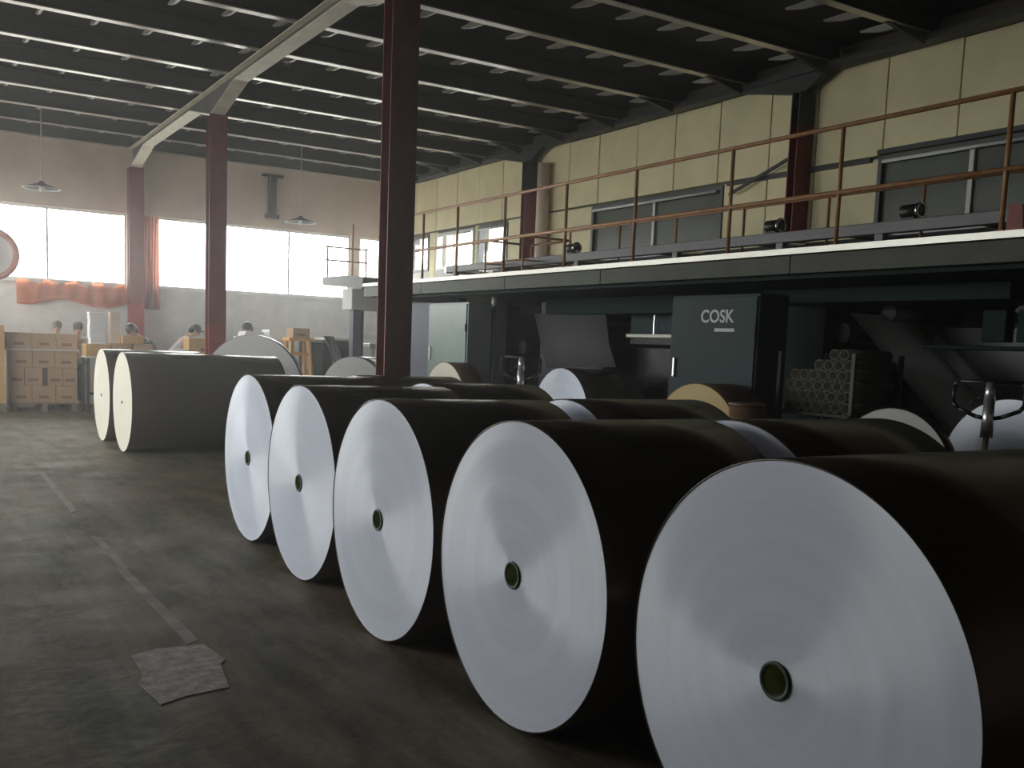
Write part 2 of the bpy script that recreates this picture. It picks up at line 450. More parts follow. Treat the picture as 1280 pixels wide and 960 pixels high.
# ---- left wall (outside the frame) with its window band, and the front wall
wl = struct(MB().box(XL-.25, XL, YF, YB+.2, 0, 1.0).build('wall_left', 'plaster'))
MB().box(XL-.25, XL, YF, YB+.2, 4.3, ZC).build('upper_band', 'upper', wl)
lb = [(8.6, 12.2), (12.6, 17.0), (17.4, 22.2)]
e = [YF]+[v for b in lb for v in b]+[YB+.2]
for a, b in zip(e[0::2], e[1::2]): MB().box(XL-.25, XL, a, b, 1.0, 4.3).build('wall_pier', 'upper', wl)
for i, (a, b) in enumerate(lb):
    en = sempty('window_%d' % (i+21)); nm = 4
    m = MB().box(XL-.12, XL-.06, a, b, 1.0, 1.05).box(XL-.12, XL-.06, a, b, 4.25, 4.3).box(XL-.12, XL-.06, a, b, 2.9, 2.95)
    for k in range(nm+1):
        y = a+(b-a-.04)*k/nm; m.box(XL-.12, XL-.06, y, y+.04, 1.05, 4.25)
    m.build('window_frame', 'frameW', en)
    MB().box(XL-.095, XL-.089, a+.02, b-.02, 1.03, 4.27).build('pane', 'glass', en)
    portal('daylight_portal', (XL+.02, (a+b)/2, 2.65), (0, -PI/2, 0), 3.3, b-a)
struct(MB().box(XL-.25, XR+.25, YF-.25, YF, 0, ZC).build('wall_front', 'upper'))
for a, b in bays: portal('daylight_portal', ((a+b)/2, YB-.08, (SILL+HEAD)/2), (-PI/2, 0, 0), b-a, HEAD-SILL)

# thin dust haze filling the hall
hz = bpy.data.materials.new('dusty_haze'); hz.use_nodes = True
hn = hz.node_tree; hn.nodes.clear()
ho = hn.nodes.new('ShaderNodeOutputMaterial'); hv = hn.nodes.new('ShaderNodeVolumeScatter')
hv.inputs['Color'].default_value = (0.97, 0.95, 0.95, 1); hv.inputs['Density'].default_value = HAZE; hv.inputs['Anisotropy'].default_value = 0.75
hn.links.new(hv.outputs[0], ho.inputs['Volume']); MT['haze'] = hz
hb = MB().box(XL+.01, XR-.15, YF+.01, YB-.2, .01, 5.48).build('haze', 'haze'); hb['kind'] = 'stuff'; hb['label'] = 'thin dust haze glowing in front of the back windows'; hb['category'] = 'haze'

# ================================================================ COLUMNS
def column(x, y, label, z1, lowred=0.0, grey=0.0, w=.31, d=.22, base=True):
    t = thing('steel_column', label, 'column', (x, y, 0), group=None)
    def sec(z0, z1, m, n):
        MB().box(-w/2, w/2, -d/2, -d/2+.016, z0, z1).box(-w/2, w/2, d/2-.016, d/2, z0, z1).box(-.006, .006, -d/2+.016, d/2-.016, z0, z1).build(n, m, t)
    sec(.02 if base else 0, max(lowred, .021), 'redlow', 'lower_shaft') if lowred else None
    sec(lowred if lowred else .02, z1-grey, 'red', 'shaft')
    if grey: sec(z1-grey, z1, 'darksteel', 'shaft_head')
    MB().box(-w/2-.06, w/2+.06, -d/2-.06, d/2+.06, 0, .02).build('base_plate', 'darksteel', t)
    m = MB()
    for sx in (-1, 1):
        for sy in (-1, 1): m.tube((sx*(w/2+.03), sy*(d/2+.03), .02), (sx*(w/2+.03), sy*(d/2+.03), .05), .014, 6)
    m.build('anchor_bolts', 'darksteel', t)
    return t
column(4.43, 9.46, 'dark red steel column in the foreground, tallest and nearest', 5.066, w=.30)
column(4.4, 16.2, 'red steel column with a brighter red foot, middle of the three free-standing ones', 5.066, lowred=1.75, w=.28)
column(4.4, 22.5, 'faded red steel column against the back windows beside the curtain', 5.066, lowred=2.2)
column(10.6, 9.7, 'red steel column with dark grey head on the panelled wall, right of the long dim window', 5.19, grey=.45, d=.15)
column(10.6, 16.55, 'red steel column with grey head on the panelled wall beside the pale pipe', 5.19, grey=.6, d=.15)
pp = MB().tube((10.58, 16.06, 2.72), (10.58, 16.06, 5.1), .12, 20).build('pipe', 'upper')
tag(pp, 'fat pale beige downpipe just right of the far wall column', 'pipe')
MB().prism([(10.45, 4.42), (9.28, 4.80), (9.28, 4.84), (10.45, 4.46)], 'X', -.02, .02).build('strut', 'darksteel')
o = bpy.data.objects['strut']; o.location = (10.62, .6, -.45); tag(o, 'thin slanting steel brace on the panelled wall left of the near wall column', 'brace')

# ================================================================ PAPER ROLLS
def roll(x, y, L, D, label, face='face', wrap='wrap', core=.058, rotz=0, group=None, z=0):
    t = thing('paper_roll', label, 'paper roll', (x, y, z), rotz, group)
    R = D/2; c = (0, 0, R)
    w = random.uniform(.002, .006)
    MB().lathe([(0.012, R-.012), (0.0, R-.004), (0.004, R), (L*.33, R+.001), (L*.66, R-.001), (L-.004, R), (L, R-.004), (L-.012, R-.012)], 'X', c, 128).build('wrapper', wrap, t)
    for xx, s in ((0.004, 0), (L-.004, 1)):
        prof = []
        n = 10
        for i in range(n+1):
            r = core+(R-.006-core)*i/n
            prof.append((xx+(1 if s else -1)*-.0015*math.sin(i*2.3+x*5), r))
        MB().lathe(prof, 'X', c, 128).build('end_face', face, t)
    MB().lathe([(-.004, core), (-.006, core-.003), (-.004, core-.013), (.02, core-.014), (.022, core)], 'X', c, 40).build('core_tube', 'core', t)
    MB().lathe([(0.0, core-.0145), (L*.5, core-.0145), (L*.5, 0.001)], 'X', c, 40).build('core_bore', 'corein', t)
    return t
front = [(2.163, 1.937, 1.40, 1.308, 'nearest big white-faced paper roll, cut off by the lower right corner'),
         (2.160, 3.390, 1.03, 1.297, 'white-faced paper roll with grey-green core, second nearest in the front row'),
         (2.160, 4.755, 1.02, 1.296, 'third white-faced paper roll of the front row, whole disc visible mid picture'),
         (2.232, 6.180, 1.05, 1.293, 'fourth white-faced paper roll of the front row, overlapping the fifth'),
         (2.305, 7.540, 1.02, 1.303, 'fifth white-faced paper roll, farthest of the close group of five'),
         (2.511, 13.752, 2.06, 1.325, 'long dark-wrapped roll with cream face, standing apart towards the cartons'),
         (2.495, 15.215, 1.38, 1.333, 'cream-faced paper roll, leftmost and farthest of all rolls')]
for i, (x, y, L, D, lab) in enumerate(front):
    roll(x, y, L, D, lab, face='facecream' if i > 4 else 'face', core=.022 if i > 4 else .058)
roll(3.30, 3.31, 1.08, 1.30, 'second-row roll behind the second nearest one, white arc of its face showing')
roll(3.38, 4.80, 1.04, 1.30, 'second-row roll with small white arc, behind the third front roll')
roll(3.37, 6.64, .96, 1.30, 'second-row roll with only a sliver of white face above the fourth front roll')
roll(3.37, 7.97, .95, 1.30, 'hidden second-row roll behind the fifth front roll, only its dark top in view')
roll(7.30, 5.42, .12, 1.20, 'thin remnant roll with grey face left of the pallet truck handle', face='facegrey')
roll(6.9, 7.48, .50, 1.30, 'kraft-brown faced roll in front of the big blue-green cabinet', face='facekraft', wrap='wrap2')
roll(7.82, 11.22, 1.0, 1.33, 'white-faced roll under the walkway, left of the big cabinet')
roll(6.89, 12.93, .35, 1.33, 'small cream-faced roll under the walkway in front of the narrow cabinet', face='facecream', wrap='wrap2')
roll(8.40, 5.02, 1.25, 1.31, 'white-faced roll behind the pallet truck handle at the right edge')
roll(4.65, 15.05, .14, 1.62, 'big grey-faced roll turned towards us behind the long dark roll', face='facegrey', rotz=math.radians(50))
roll(7.15, 17.0, .8, 1.30, 'dark grey roll with pale rim left of the nearest column', face='facegrey', rotz=math.radians(40))

# ================================================================ WALKWAY OVER THE PRESS
wk = thing('walkway', 'long grey-green raised walkway over the printing press', 'walkway', (7.5, 2, 0))
def B(par, name, m, x0, x1, y0, y1, z0, z1, label=None, bev=0):
    """box in world coordinates under a parent"""
    px, py, pz = par.location if par else (0, 0, 0)
    return MB().box(x0-px, x1-px, y0-py, y1-py, z0-pz, z1-pz, bev).build(name, m, par, label)
fy = [1.0, 3.9, 6.9, 10.0, 12.3, 15.0, 17.4]
for a, b in zip(fy[:-1], fy[1:]):
    B(wk, 'fascia_panel', 'fascia', 7.5, 7.56, a+.006, b-.006, 2.42, 2.60, bev=.006)
B(wk, 'edge_strip', 'alu', 7.48, 7.60, 1.0, 17.4, 2.610, 2.668, label='pale kick strip along the edge')
B(wk, 'deck_plate', 'fascia', 7.58, 10.42, 1.0, 17.4, 2.56, 2.60)
B(wk, 'end_panel', 'fascia', 7.56, 10.4, 17.34, 17.4, 2.42, 2.56)
for y in (1.2, 4.4, 7.9, 10.0, 12.9, 16.9): B(wk, 'cross_beam', 'green', 7.6, 10.4, y-.06, y+.06, 2.42, 2.56)
B(wk, 'soffit', 'green', 7.62, 10.4, 1.0, 17.3, 2.38, 2.42)
for y in (1.4, 14.95):
    for x in (8.25, 10.2): B(wk, 'leg', 'green', x-.07, x+.07, y-.07, y+.07, 0, 2.38)
s = thing('side_landing', 'narrow tapered grey landing at the far end of the walkway', 'landing', (7.5, 17.45, 0))
MB().prism([(0, 2.58), (0, 2.80), (.9, 2.86), (2.1, 2.87), (2.1, 2.72), (1.95, 2.70)], 'X', 0, .9).build('beam', 'fascia', s)
B(s, 'leg', 'darksteel', 8.04, 8.12, 18.8, 18.88, 0, 2.66)

# railing
posts = [3.15, 4.74, 6.39, 7.82, 9.42, 10.87, 12.42, 13.85, 15.04, 16.3]
rl = thing('guard_rail', 'rusty orange-brown pipe railing along the walkway edge', 'railing', (7.54, 2.0, 2.668))
for y in posts:
    p = MB().tube((0, y-2, 0), (0, y-2, 1.10), .021, 10).build('post', 'rust', rl)
    MB().box(-.04, .04, y-2.04, y-1.96, 0, .01).build('foot_plate', 'rust', p)
MB().tube((0, 1.1-2, 1.10), (0, 16.3-2, 1.10), .022, 10).build('top_rail', 'rust', rl)
MB().tube((0, 1.1-2, .49), (0, 16.3-2, .49), .024, 10).build('mid_rail', 'rust', rl)
ri = thing('guard_rail', 'low inner pipe railing seen just below the walkway mid rail', 'railing', (9.05, 2.0, 2.60))
for y in (5.0, 6.57, 7.8, 9.13, 10.4, 11.64, 12.9): MB().tube((0, y-2, 0), (0, y-2, .84), .018, 8).build('post', 'rust', ri)
MB().tube((0, 2.6, .84), (0, 10.9, .84), .018, 8).build('top_rail', 'rust', ri)
rk = thing('guard_rail', 'small square pipe guard frame on the walkway near the far wall column', 'railing', (8.3, 13.1, 2.60))
for (x, y) in ((0, 0), (.9, 0), (0, 1.15), (.9, 1.15)): MB().tube((x, y, 0), (x, y, .72), .018, 8).build('post', 'rust', rk)
MB().path([(0,0,.72), (.9,0,.72), (.9,1.15,.72), (0,1.15,.72), (0,0,.72)], .018, 8).build('top_rail', 'rust', rk)
MB().path([(0,0,.35), (.9,0,.35), (.9,1.15,.35), (0,1.15,.35), (0,0,.35)], .015, 8).build('mid_rail', 'rust', rk)
re_ = thing('guard_rail', 'thin pipe railing across the far end landing, against the bright window', 'railing', (7.55, 19.4, 2.87))
for (x, h) in ((0, .65), (.55, 1.12), (.85, .65)): MB().tube((x, 0, 0), (x, 0, h), .02, 8).build('post', 'rust', re_)
MB().tube((-.05, 0, .62), (.9, 0, .62), .018, 8).build('top_rail', 'rust', re_)
MB().tube((-.05, 0, .35), (.9, 0, .35), .018, 8).build('mid_rail', 'rust', re_)

# drive frame on the walkway
df = thing('roller_frame', 'long grey roller frame standing on the walkway behind the railing', 'machine', (8.6, 2.0, 2.60))
MB().box(0, .10, -.5, 14.2, .30, .42, bev=.008).build('rail_beam', 'greybeam', df)
MB().box(1.0, 1.10, -.5, 14.2, .30, .42, bev=.008).build('rail_beam', 'darksteel', df)
for y in (.2, 1.6, 3.2, 4.75, 6.1, 7.9, 10.1, 12.2, 13.9):
    MB().box(.01, .09, y-.05, y+.05, 0, .30).build('leg', 'greybeam', df)
    MB().box(1.01, 1.09, y-.05, y+.05, 0, .30).build('leg', 'darksteel', df)
    MB().tube((.10, y+.5, .36), (1.0, y+.5, .36), .05, 14).build('roller', 'steel', df)
for (y, lab) in ((6.35, 'small chrome-ringed motor on the roller frame above the diagonal web'), (8.18, 'small motor with steel flange on the roller frame by the near wall column'), (12.2, 'small motor on the roller frame by the square guard frame')):
    t = thing('motor', lab, 'motor', (8.66, y, 3.02))
    MB().lathe([(-.02, .001), (-.02, .07), (.16, .07), (.18, .05), (.18, .001)], 'Y', (0, 0, .085), 20).build('housing', 'black', t)
    MB().lathe([(-.03, .055), (-.05, .055), (-.05, .085), (-.03, .085)], 'Y', (0, 0, .085), 24, closed=True).build('flange', 'steel', t)
    MB().box(-.05, .05, 0, .15, 0, .02).build('foot', 'darksteel', t)
for i, (y, lab) in enumerate(((4.2, 'white sheet stack on the walkway behind the nearest railing post'), (5.0, 'small white block on the walkway left of the nearest railing post'))):
    t = MB().box(-.15, .15, -.3 if i == 0 else -.09, .3 if i == 0 else .09, 0, .07 if i == 0 else .05, bev=.006).build('sheet_stack', 'white', loc=(7.85, y, 2.668-.066)); tag(t, lab, 'paper')
t = MB().prism([(-.09, 0), (.09, 0), (.06, .35), (-.05, .33)], 'X', 7.9, 7.98).build('bracket_plate', 'red', loc=(0, 4.85, 2.602)); tag(t, 'dark red plate standing at the foot of the nearest railing post', 'bracket')

# ================================================================ PRINTING PRESS UNDER THE WALKWAY
pr = thing('printing_press', 'long dark green printing press standing under the walkway', 'machine', (8.9, 4.0, 0))
def P(n, m, x0, x1, y0, y1, z0, z1, bev=.01, label=None): return B(pr, n, m, x0, x1, y0, y1, z0, z1, label, bev)
P('base', 'green', 9.0, 10.4, 7.4, 15.8, 0, .35)
P('base', 'green', 9.85, 10.4, 4.0, 7.4, 0, .35)
for y in (8.0, 9.9, 12.6, 14.9): P('side_frame', 'green', 8.95, 9.07, y-.35, y+.35, .35, 2.36)
for y in (5.0, 7.9, 9.9, 12.6, 14.9): P('side_frame', 'green', 10.3, 10.42, y-.35, y+.35, .35, 2.36)
P('housing', 'green', 9.2, 10.25, 8.1, 9.7, .35, 2.3)
P('housing', 'black', 9.3, 10.25, 9.8, 12.4, .35, 1.66)
P('back_plate', 'black', 9.9, 10.0, 9.8, 12.9, 1.66, 2.12)
P('housing', 'black', 9.85, 10.28, 4.0, 6.9, .35, 2.0)
P('housing', 'green', 9.2, 10.25, 13.0, 15.5, .35, 2.3)
P('cover_panel', 'purple', 8.86, 8.94, 12.5, 13.35, .35, 2.33, label='lilac-grey cover panel')
P('cover_panel', 'purple', 8.86, 8.94, 11.65, 12.46, .35, 2.2, label='lilac-grey cover panel')
P('cover_panel', 'purple', 8.9, 8.96, 16.0, 17.2, .3, 2.25, label='lilac-grey cover panel')
P('upper_housing', 'green', 8.7, 10.3, 9.95, 13.0, 2.12, 2.36)
P('upper_housing', 'green', 8.5, 10.3, 5.2, 8.2, 2.2, 2.36)
for (y, z, r) in ((4.6, 1.9, .12), (5.4, 2.08, .10), (6.9, 2.12, .09), (7.5, 1.9, .11), (13.3, 2.0, .1), (14.2, 1.6, .12), (12.1, 2.0, .08)):
    MB().tube((.17, y-4, z), (1.4, y-4, z), r, 24).build('roller', 'darksteel', pr)
# control window beside the cabinet
P('control_frame', 'darksteel', 9.15, 9.2, 10.38, 11.4, 1.70, 2.25)
P('control_panel', 'cabinet', 9.13, 9.15, 10.43, 10.78, 1.86, 2.2)
P('control_panel', 'cabinet', 9.13, 9.15, 10.85, 11.35, 1.86, 2.2)
P('pipe', 'steel', 9.09, 9.12, 10.80, 10.83, 1.84, 2.24)
P('rail', 'strip', 9.07, 9.13, 10.38, 11.4, 1.80, 1.85)
for y in (4.7, 5.05, 5.4): P('gauge_box', 'green', 8.80, 8.95, y, y+.24, 1.82, 2.12)
P('service_shelf', 'green', 8.7, 8.95, 4.2, 6.2, 1.74, 1.78)
# webs
def web(name, pts0, pts1, label, name2='web'):
    """pts0 / pts1: polylines of the two edges"""
    rows = []
    for p, q in zip(pts0, pts1):
        p = Vector(p); q = Vector(q)
        rows.append([p.lerp(q, k/4) for k in range(5)])
    tag(MB().sheet(rows, .003).build(name, name2), label, 'paper web')
web('paper_web', [(8.62, 7.05, 2.10), (8.62, 6.5, 1.60), (8.62, 5.9, 1.05), (8.62, 5.69, .78)],
    [(9.62, 7.05, 2.10), (9.62, 6.5, 1.60), (9.62, 5.9, 1.05), (9.62, 5.69, .78)], 'slanting grey paper web rising from the right-edge roll into the press', 'white')
web('paper_web', [(8.1, 12.4, 2.10), (8.1, 12.2, 1.7), (8.1, 12.0, 1.30)], [(8.84, 11.6, 2.10), (8.84, 11.5, 1.7), (8.84, 11.3, 1.36)], 'dim grey paper web above the roll left of the big cabinet')

# light vertical conduit
t = MB().tube((8.2, 13.75, 0), (8.2, 13.75, 2.2), .03, 12).tube((8.2, 13.75, 2.2), (8.2, 13.75, 2.38), .045, 12).build('conduit', 'frameW'); tag(t, 'slim pale vertical conduit right of the narrow cabinet', 'pipe')

# cabinets
def cabinet(y0, y1, x, z1, label, logo, cm='cabinet'):
    t = thing('electrical_cabinet', label, 'cabinet', (x, y0, 0))
    w = y1-y0
    MB().box(.02, .45, 0, w, .08, z1, bev=.012).build('body', cm, t)
    MB().box(.05, .43, .03, w-.03, 0, .08).build('plinth', 'black', t)
    d = MB().box(-.004, .02, .02, w-.02, .11, z1-.03, bev=.006).build('door', cm, t)
    MB().box(-.035, -.004, w-.13, w-.10, 1.33, 1.55, bev=.006).build('handle', 'chrome', d, label='bright upright door handle')
    for z in (.4, z1-.4): MB().tube((-.01, .02, z-.06), (-.01, .02, z+.06), .012, 8).build('hinge', 'darksteel', d)
    if logo:
        cu = bpy.data.curves.new('logo', 'FONT'); cu.body = 'COSK'; cu.size = .19; cu.extrude = .002; cu.offset = .004
        tmp = bpy.data.objects.new('tmp', cu); COL.objects.link(tmp)
        me = bpy.data.meshes.new_from_object(tmp.evaluated_get(bpy.context.evaluated_depsgraph_get()))
        bpy.data.objects.remove(tmp); me.materials.append(MT['lettering'])
        o = link('logo', me, d, loc=(-.0065, w-.50, z1-.30)); o.rotation_euler = (PI/2, 0, -PI/2); o['label'] = 'light grey lettering COSK'
        MB().box(-.006, -.004, w-1.02, w-.72, z1-.40, z1-.365).build('name_plate', 'lettering', d, label='thin light grey line of small lettering')
    return t
cabinet(7.28, 8.62, 7.5, 2.245, 'big blue-green electrical cabinet with grey lettering under the walkway', True)
cabinet(13.38, 14.68, 7.5, 2.26, 'narrow-looking better-lit blue-green cabinet right of the nearest red column', False, 'cabinet_lit')
pn = B(None, 'partition', 'purple', 7.85, 7.93, 15.3, 16.6, 0, 2.3, bev=.006); tag(pn, 'lilac-grey upright panel just right of the nearest red column', 'panel')

# rack of core tubes
MT['tube'] = mat('cardboard_core', (0.075, 0.07, 0.058), rough=.7, noise=.15, nscale=9)
tb = MB().lathe([(0, .058), (.66, .058), (.66, .046), (0, .046)], 'X', (0, 0, 0), 14, closed=True).mesh('core_tube', 'tube')
rk = thing('core_rack', 'dark steel rack holding paper cores right of the big cabinet', 'rack', (7.78, 6.26, 0))
for (x, y) in ((0, 0), (.70, 0), (0, .93), (.70, .93)): MB().box(x-.02, x+.02, y-.02, y+.02, 0, 1.66).build('upright', 'web_', rk)
MB().box(-.02, .72, -.02, .95, 1.03, 1.06).build('shelf', 'web_', rk)
rows = [(7, 0), (6, .06), (7, 0), (6, .06), (4, 0), (2, .06)]
words = ['bottom', 'second', 'third', 'fourth', 'fifth', 'top']
nth = ['rightmost', 'second from right', 'third from right', 'fourth from right', 'fifth from right', 'sixth from right', 'seventh from right']
for r, (n, off) in enumerate(rows):
    for i in range(n):
        o = link('core_tube', tb, loc=(7.80, 6.345+off+.120*i, 1.06+.0585+.1045*r))
        tag(o, 'grey paper core, %s in the %s layer of the core stack' % (nth[i], words[r]), 'tube', 'paper cores in the rack')

# pallet trucks
def pallet_truck(x, y, rz, label, s=1.0):
    t = thing('pallet_truck', label, 'pallet truck', (x, y, 0), rz)
    for sy in (-.19, .19): MB().box(.15, 1.25, sy-.08, sy+.08, .10, .17, bev=.01).build('fork', 'redlow', t)
    MB().box(-.05, .17, -.2, .2, .10, .38, bev=.02).build('head', 'redlow', t)
    MB().tube((0, -.07, .09), (0, .07, .09), .09, 20).build('steer_wheel', 'black', t)
    for sy in (-.19, .19): MB().tube((1.1, sy-.06, .05), (1.1, sy+.06, .05), .05, 14).build('fork_wheel', 'black', t)
    MB().tube((0, 0, .38), (-.02, 0, .55), .05, 14).build('pump', 'chrome', t)
    sh = MB().tube((-.02, 0, .5), (-.06, 0, 1.05), .028, 12).tube((-.06, 0, 1.0), (-.08, 0, 1.30), .052, 12, .045).build('shaft', 'chrome', t)
    MB().box(-.105, -.045, -.05, .05, .98, 1.02).build('collar', 'steel', sh)
    MB().path([(-.06, 0, 1.14), (-.065, .10, 1.16), (-.07, .235, 1.22), (-.075, .27, 1.27), (-.085, .27, 1.42), (-.09, .24, 1.455),
               (-.09, -.24, 1.455), (-.085, -.28, 1.42), (-.075, -.28, 1.27), (-.07, -.24, 1.22), (-.065, -.10, 1.16), (-.06, 0, 1.14)], .018, 8).build('handle_loop', 'black', t)
    MB().tube((-.085, 0, 1.28), (-.09, 0, 1.455), .05, 12, .036).build('grip_neck', 'chrome', t)
    MB().path([(-.09, -.02, 1.34), (-.10, -.10, 1.31), (-.10, -.15, 1.26)], .009, 6).build('release_lever', 'black', t)
    return t
pallet_truck(7.85, 4.90, math.radians(212), 'hand pallet truck with black loop handle before the right-edge roll')
pallet_truck(7.25, 11.4, math.radians(225), 'hand pallet truck with pale shaft standing left of the roll under the walkway')
t = MB().tube((6.75, 6.62, 0), (6.75, 6.62, 1.13), .16, 28).tube((6.75, 6.62, 1.13), (6.75, 6.62, 1.16), .17, 28).build('fibre_drum', 'wrap2'); tag(t, 'reddish-brown fibre drum peeking above the second-row rolls right of the cabinet', 'drum')

# ================================================================ BACK AREA
# cartons on pallets
def pallet(x0, x1, y0, y1, label):
    t = thing('pallet', label, 'pallet', ((x0+x1)/2, (y0+y1)/2, 0)); hx = (x1-x0)/2; hy = (y1-y0)/2
    for i in range(6):
        y = -hy+.06+(2*hy-.12)*i/5; MB().box(-hx, hx, y-.05, y+.05, .14, .165).build('deck_board', 'wood', t)
    for x in (-hx+.06, 0, hx-.06): MB().box(x-.05, x+.05, -hy, hy, .02, .14).build('bearer', 'wood', t)
    for x in (-hx+.06, 0, hx-.06): MB().box(x-.07, x+.07, -hy, hy, 0, .02).build('bottom_board', 'wood', t)
def carton(x0, x1, y0, y1, z0, z1, label, m='carton', group=None, mark=True):
    t = thing('carton', label, 'box', ((x0+x1)/2, (y0+y1)/2, z0), group=group)
    hx = (x1-x0)/2; hy = (y1-y0)/2; h = z1-z0
    MB().box(-hx+.004, hx-.004, -hy, hy, 0, h-.003, bev=.006).build('box_body', m, t)
    MB().box(-hx+.004, hx-.004, -.03, .03, h-.0035, h-.001).build('tape', 'strip', t)
    if mark and x1-x0 > .2: MB().box(-.09, .09, -hy-.002, -hy, h*.25, h*.42).build('printed_mark', 'mark', t)
X = lambda px: 1.79+(px-12)*.014
pallet(1.80, 2.98, 20.75, 21.85, 'dark wooden pallet under the stacked brown cartons')
lay = [(.165, .49, [(12, 39), (39, 69), (69, 97)], 'bottom'), (.49, .84, [(12, 30), (30, 52), (59, 78), (78, 97)], 'second'),
       (.84, 1.17, [(12, 40), (40, 68), (68, 97)], 'third'), (1.19, 1.50, [(8, 40), (40, 70), (70, 97)], 'top')]
pos = {3: ['left', 'middle', 'right'], 4: ['leftmost', 'second from left', 'second from right', 'rightmost']}
for z0, z1, cs, nm in lay:
    for (a, b), w_ in zip(cs, pos[len(cs)]):
        carton(X(a), X(b), 20.8, 21.75, z0, z1, 'brown carton, %s in the %s layer of the carton pallet' % (w_, nm), group='cartons on the pallet')
t = MB().box(X(6), X(100), 20.72, 21.8, 1.171, 1.189, bev=.004).build('board_sheet', 'white'); tag(t, 'white board laid under the top layer of cartons', 'board')
for i, (z0, z1, nm) in enumerate(((.165, .55, 'bottom'), (.55, .95, 'second'), (.95, 1.3, 'third'), (1.3, 1.62, 'top'))):
    carton(1.0, 1.70, 20.6, 21.5, z0, z1, 'orange-brown carton at the left edge of view, %s of its stack' % nm, 'carton2', 'cartons at the left edge')
pallet(1.0, 1.72, 20.55, 21.6, 'wooden pallet under the carton stack at the left edge')
# packing table row with goods
def table(x0, x1, y0, y1, z, label, m='wood', top='strip'):
    t = thing('work_table', label, 'table', ((x0+x1)/2, (y0+y1)/2, 0)); hx = (x1-x0)/2; hy = (y1-y0)/2
    MB().box(-hx, hx, -hy, hy, z-.04, z, bev=.005).build('table_top', top, t)
    for sx in (-1, 1):
        for sy in (-1, 1): MB().box(sx*(hx-.05)-.03, sx*(hx-.05)+.03, sy*(hy-.05)-.03, sy*(hy-.05)+.03, 0, z-.04).build('leg', m, t)
    MB().box(-hx+.05, hx-.05, -hy+.04, -hy+.07, .35, .40).build('stretcher', m, t)
    return t
table(3.05, 4.35, 20.3, 20.95, 1.10, 'packing table behind the cream-faced rolls with sacks on it', 'darksteel')
carton(3.06, 3.50, 20.35, 20.9, 1.10, 1.33, 'orange carton at the left end of the packing table', 'carton2', mark=False)
carton(3.55, 3.90, 20.35, 20.9, 1.10, 1.36, 'brown carton in the middle of the packing table', 'carton', mark=False)
carton(3.72, 4.12, 20.3, 20.8, 1.361, 1.52, 'orange-yellow carton at the packing table by the dark green shirt', 'carton2', mark=False)
carton(3.93, 4.30, 20.35, 20.85, 1.10, 1.358, 'brown carton at the right end of the packing table', 'carton', mark=False)
st = thing('sheet_stack', 'tall bright white stack of paper bundles beside the cartons', 'paper', (3.30, 20.62, 1.331))
for i in range(10):
    dx = random.uniform(-.012, .012)
    MB().box(-.14+dx, .14+dx, -.14, .14, i*.062, i*.062+.058, bev=.006).build('bundle', 'white', st)
st = thing('sheet_stack', 'tan bundle stack right next to the tall white stack', 'paper', (3.625, 20.62, 1.361))
for i in range(6): MB().box(-.09, .085, -.14, .14, i*.10, i*.10+.097, bev=.004).build('bundle', 'upper', st)
t = MB().box(-.16, .16, -.14, .14, 0, .09, bev=.01).build('tray', 'white', loc=(4.12, 20.12+.0, 1.36)); bpy.data.objects.remove(t)
table(4.75, 5.75, 20.4, 21.0, 1.16, 'packing table behind the middle column with an orange carton', 'darksteel')
carton(5.02, 5.68, 20.45, 20.95, 1.16, 1.52, 'large orange-brown carton in front of the worker in white', 'carton2')
t = MB().box(-.17, .12, -.2, .2, 0, .12, bev=.01).build('sheet_stack', 'white', loc=(4.95-.06, 20.68, 1.16)); tag(t, 'low pile of white sheets on the table left of the middle column', 'paper')
table(6.0, 7.5, 19.9, 20.7, 1.58, 'table covered with white sheets right of the middle column', 'darksteel', 'white')
for i, (x, z, lab) in enumerate(((6.25, .12, 'white sheets heaped at the left end of the white table'), (6.75, .17, 'white sheets heaped in the middle of the white table'), (7.2, .14, 'white sheets heaped at the right end of the white table'))):
    st = thing('sheet_stack', lab, 'paper', (x, 20.3, 1.58))
    for k in range(4): MB().box(-.2+random.uniform(-.02, .02), .2, -.25, .25, k*z/4, (k+1)*z/4-.002, bev=.004).build('bundle', 'white', st)
carton(6.80, 7.16, 19.3, 19.7, 1.60, 1.80, 'brown carton on top of the orange stand', 'carton')
# orange stool stand
t = thing('tall_stool', 'tall orange wooden stand with splayed legs left of the green bin', 'stool', (6.98, 19.5, 0))
MB().box(-.26, .26, -.22, .22, 1.54, 1.60, bev=.006).build('seat', 'orange', t)
for sx in (-1, 1):
    for sy in (-1, 1): MB().tube((sx*.19, sy*.16, 1.54), (sx*.27, sy*.24, 0), .045, 8).build('leg', 'orange', t)
for z, e in ((1.25, .205), (.8, .23), (.35, .25)):
    for sy in (-1, 1): MB().box(-e, e, sy*(e-.03)-.015, sy*(e-.03)+.015, z, z+.06).build('rung', 'orange', t)
# green bin
t = thing('storage_bin', 'dark green steel bin with white sheets on top, left of the lilac post', 'bin', (7.62, 19.25, 0))
MB().box(-.32, .34, -.3, .3, .08, 1.52, bev=.02).build('body', 'green', t)
MB().box(-.34, .36, -.32, .32, 1.52, 1.58, bev=.01).build('rim', 'fascia', t)
for sx in (-.28, .3):
    for sy in (-.26, .26): MB().box(sx-.03, sx+.03, sy-.03, sy+.03, 0, .08).build('foot', 'black', t)
t = MB().box(-.28, .30, -.26, .26, 0, .05, bev=.008).build('sheet_stack', 'white', loc=(7.62, 19.25, 1.581)); tag(t, 'thin pile of white sheets on the dark green bin', 'paper')
rows = []
for i in range(9):
    v = i/8; rows.append([(7.28+.30*v+.05*math.sin(k*2.1+v*4)+(k/6)*(.22-.05*v), 18.88-.12*v-.02*math.sin(k*1.7), 1.66-.85*v) for k in range(7)])
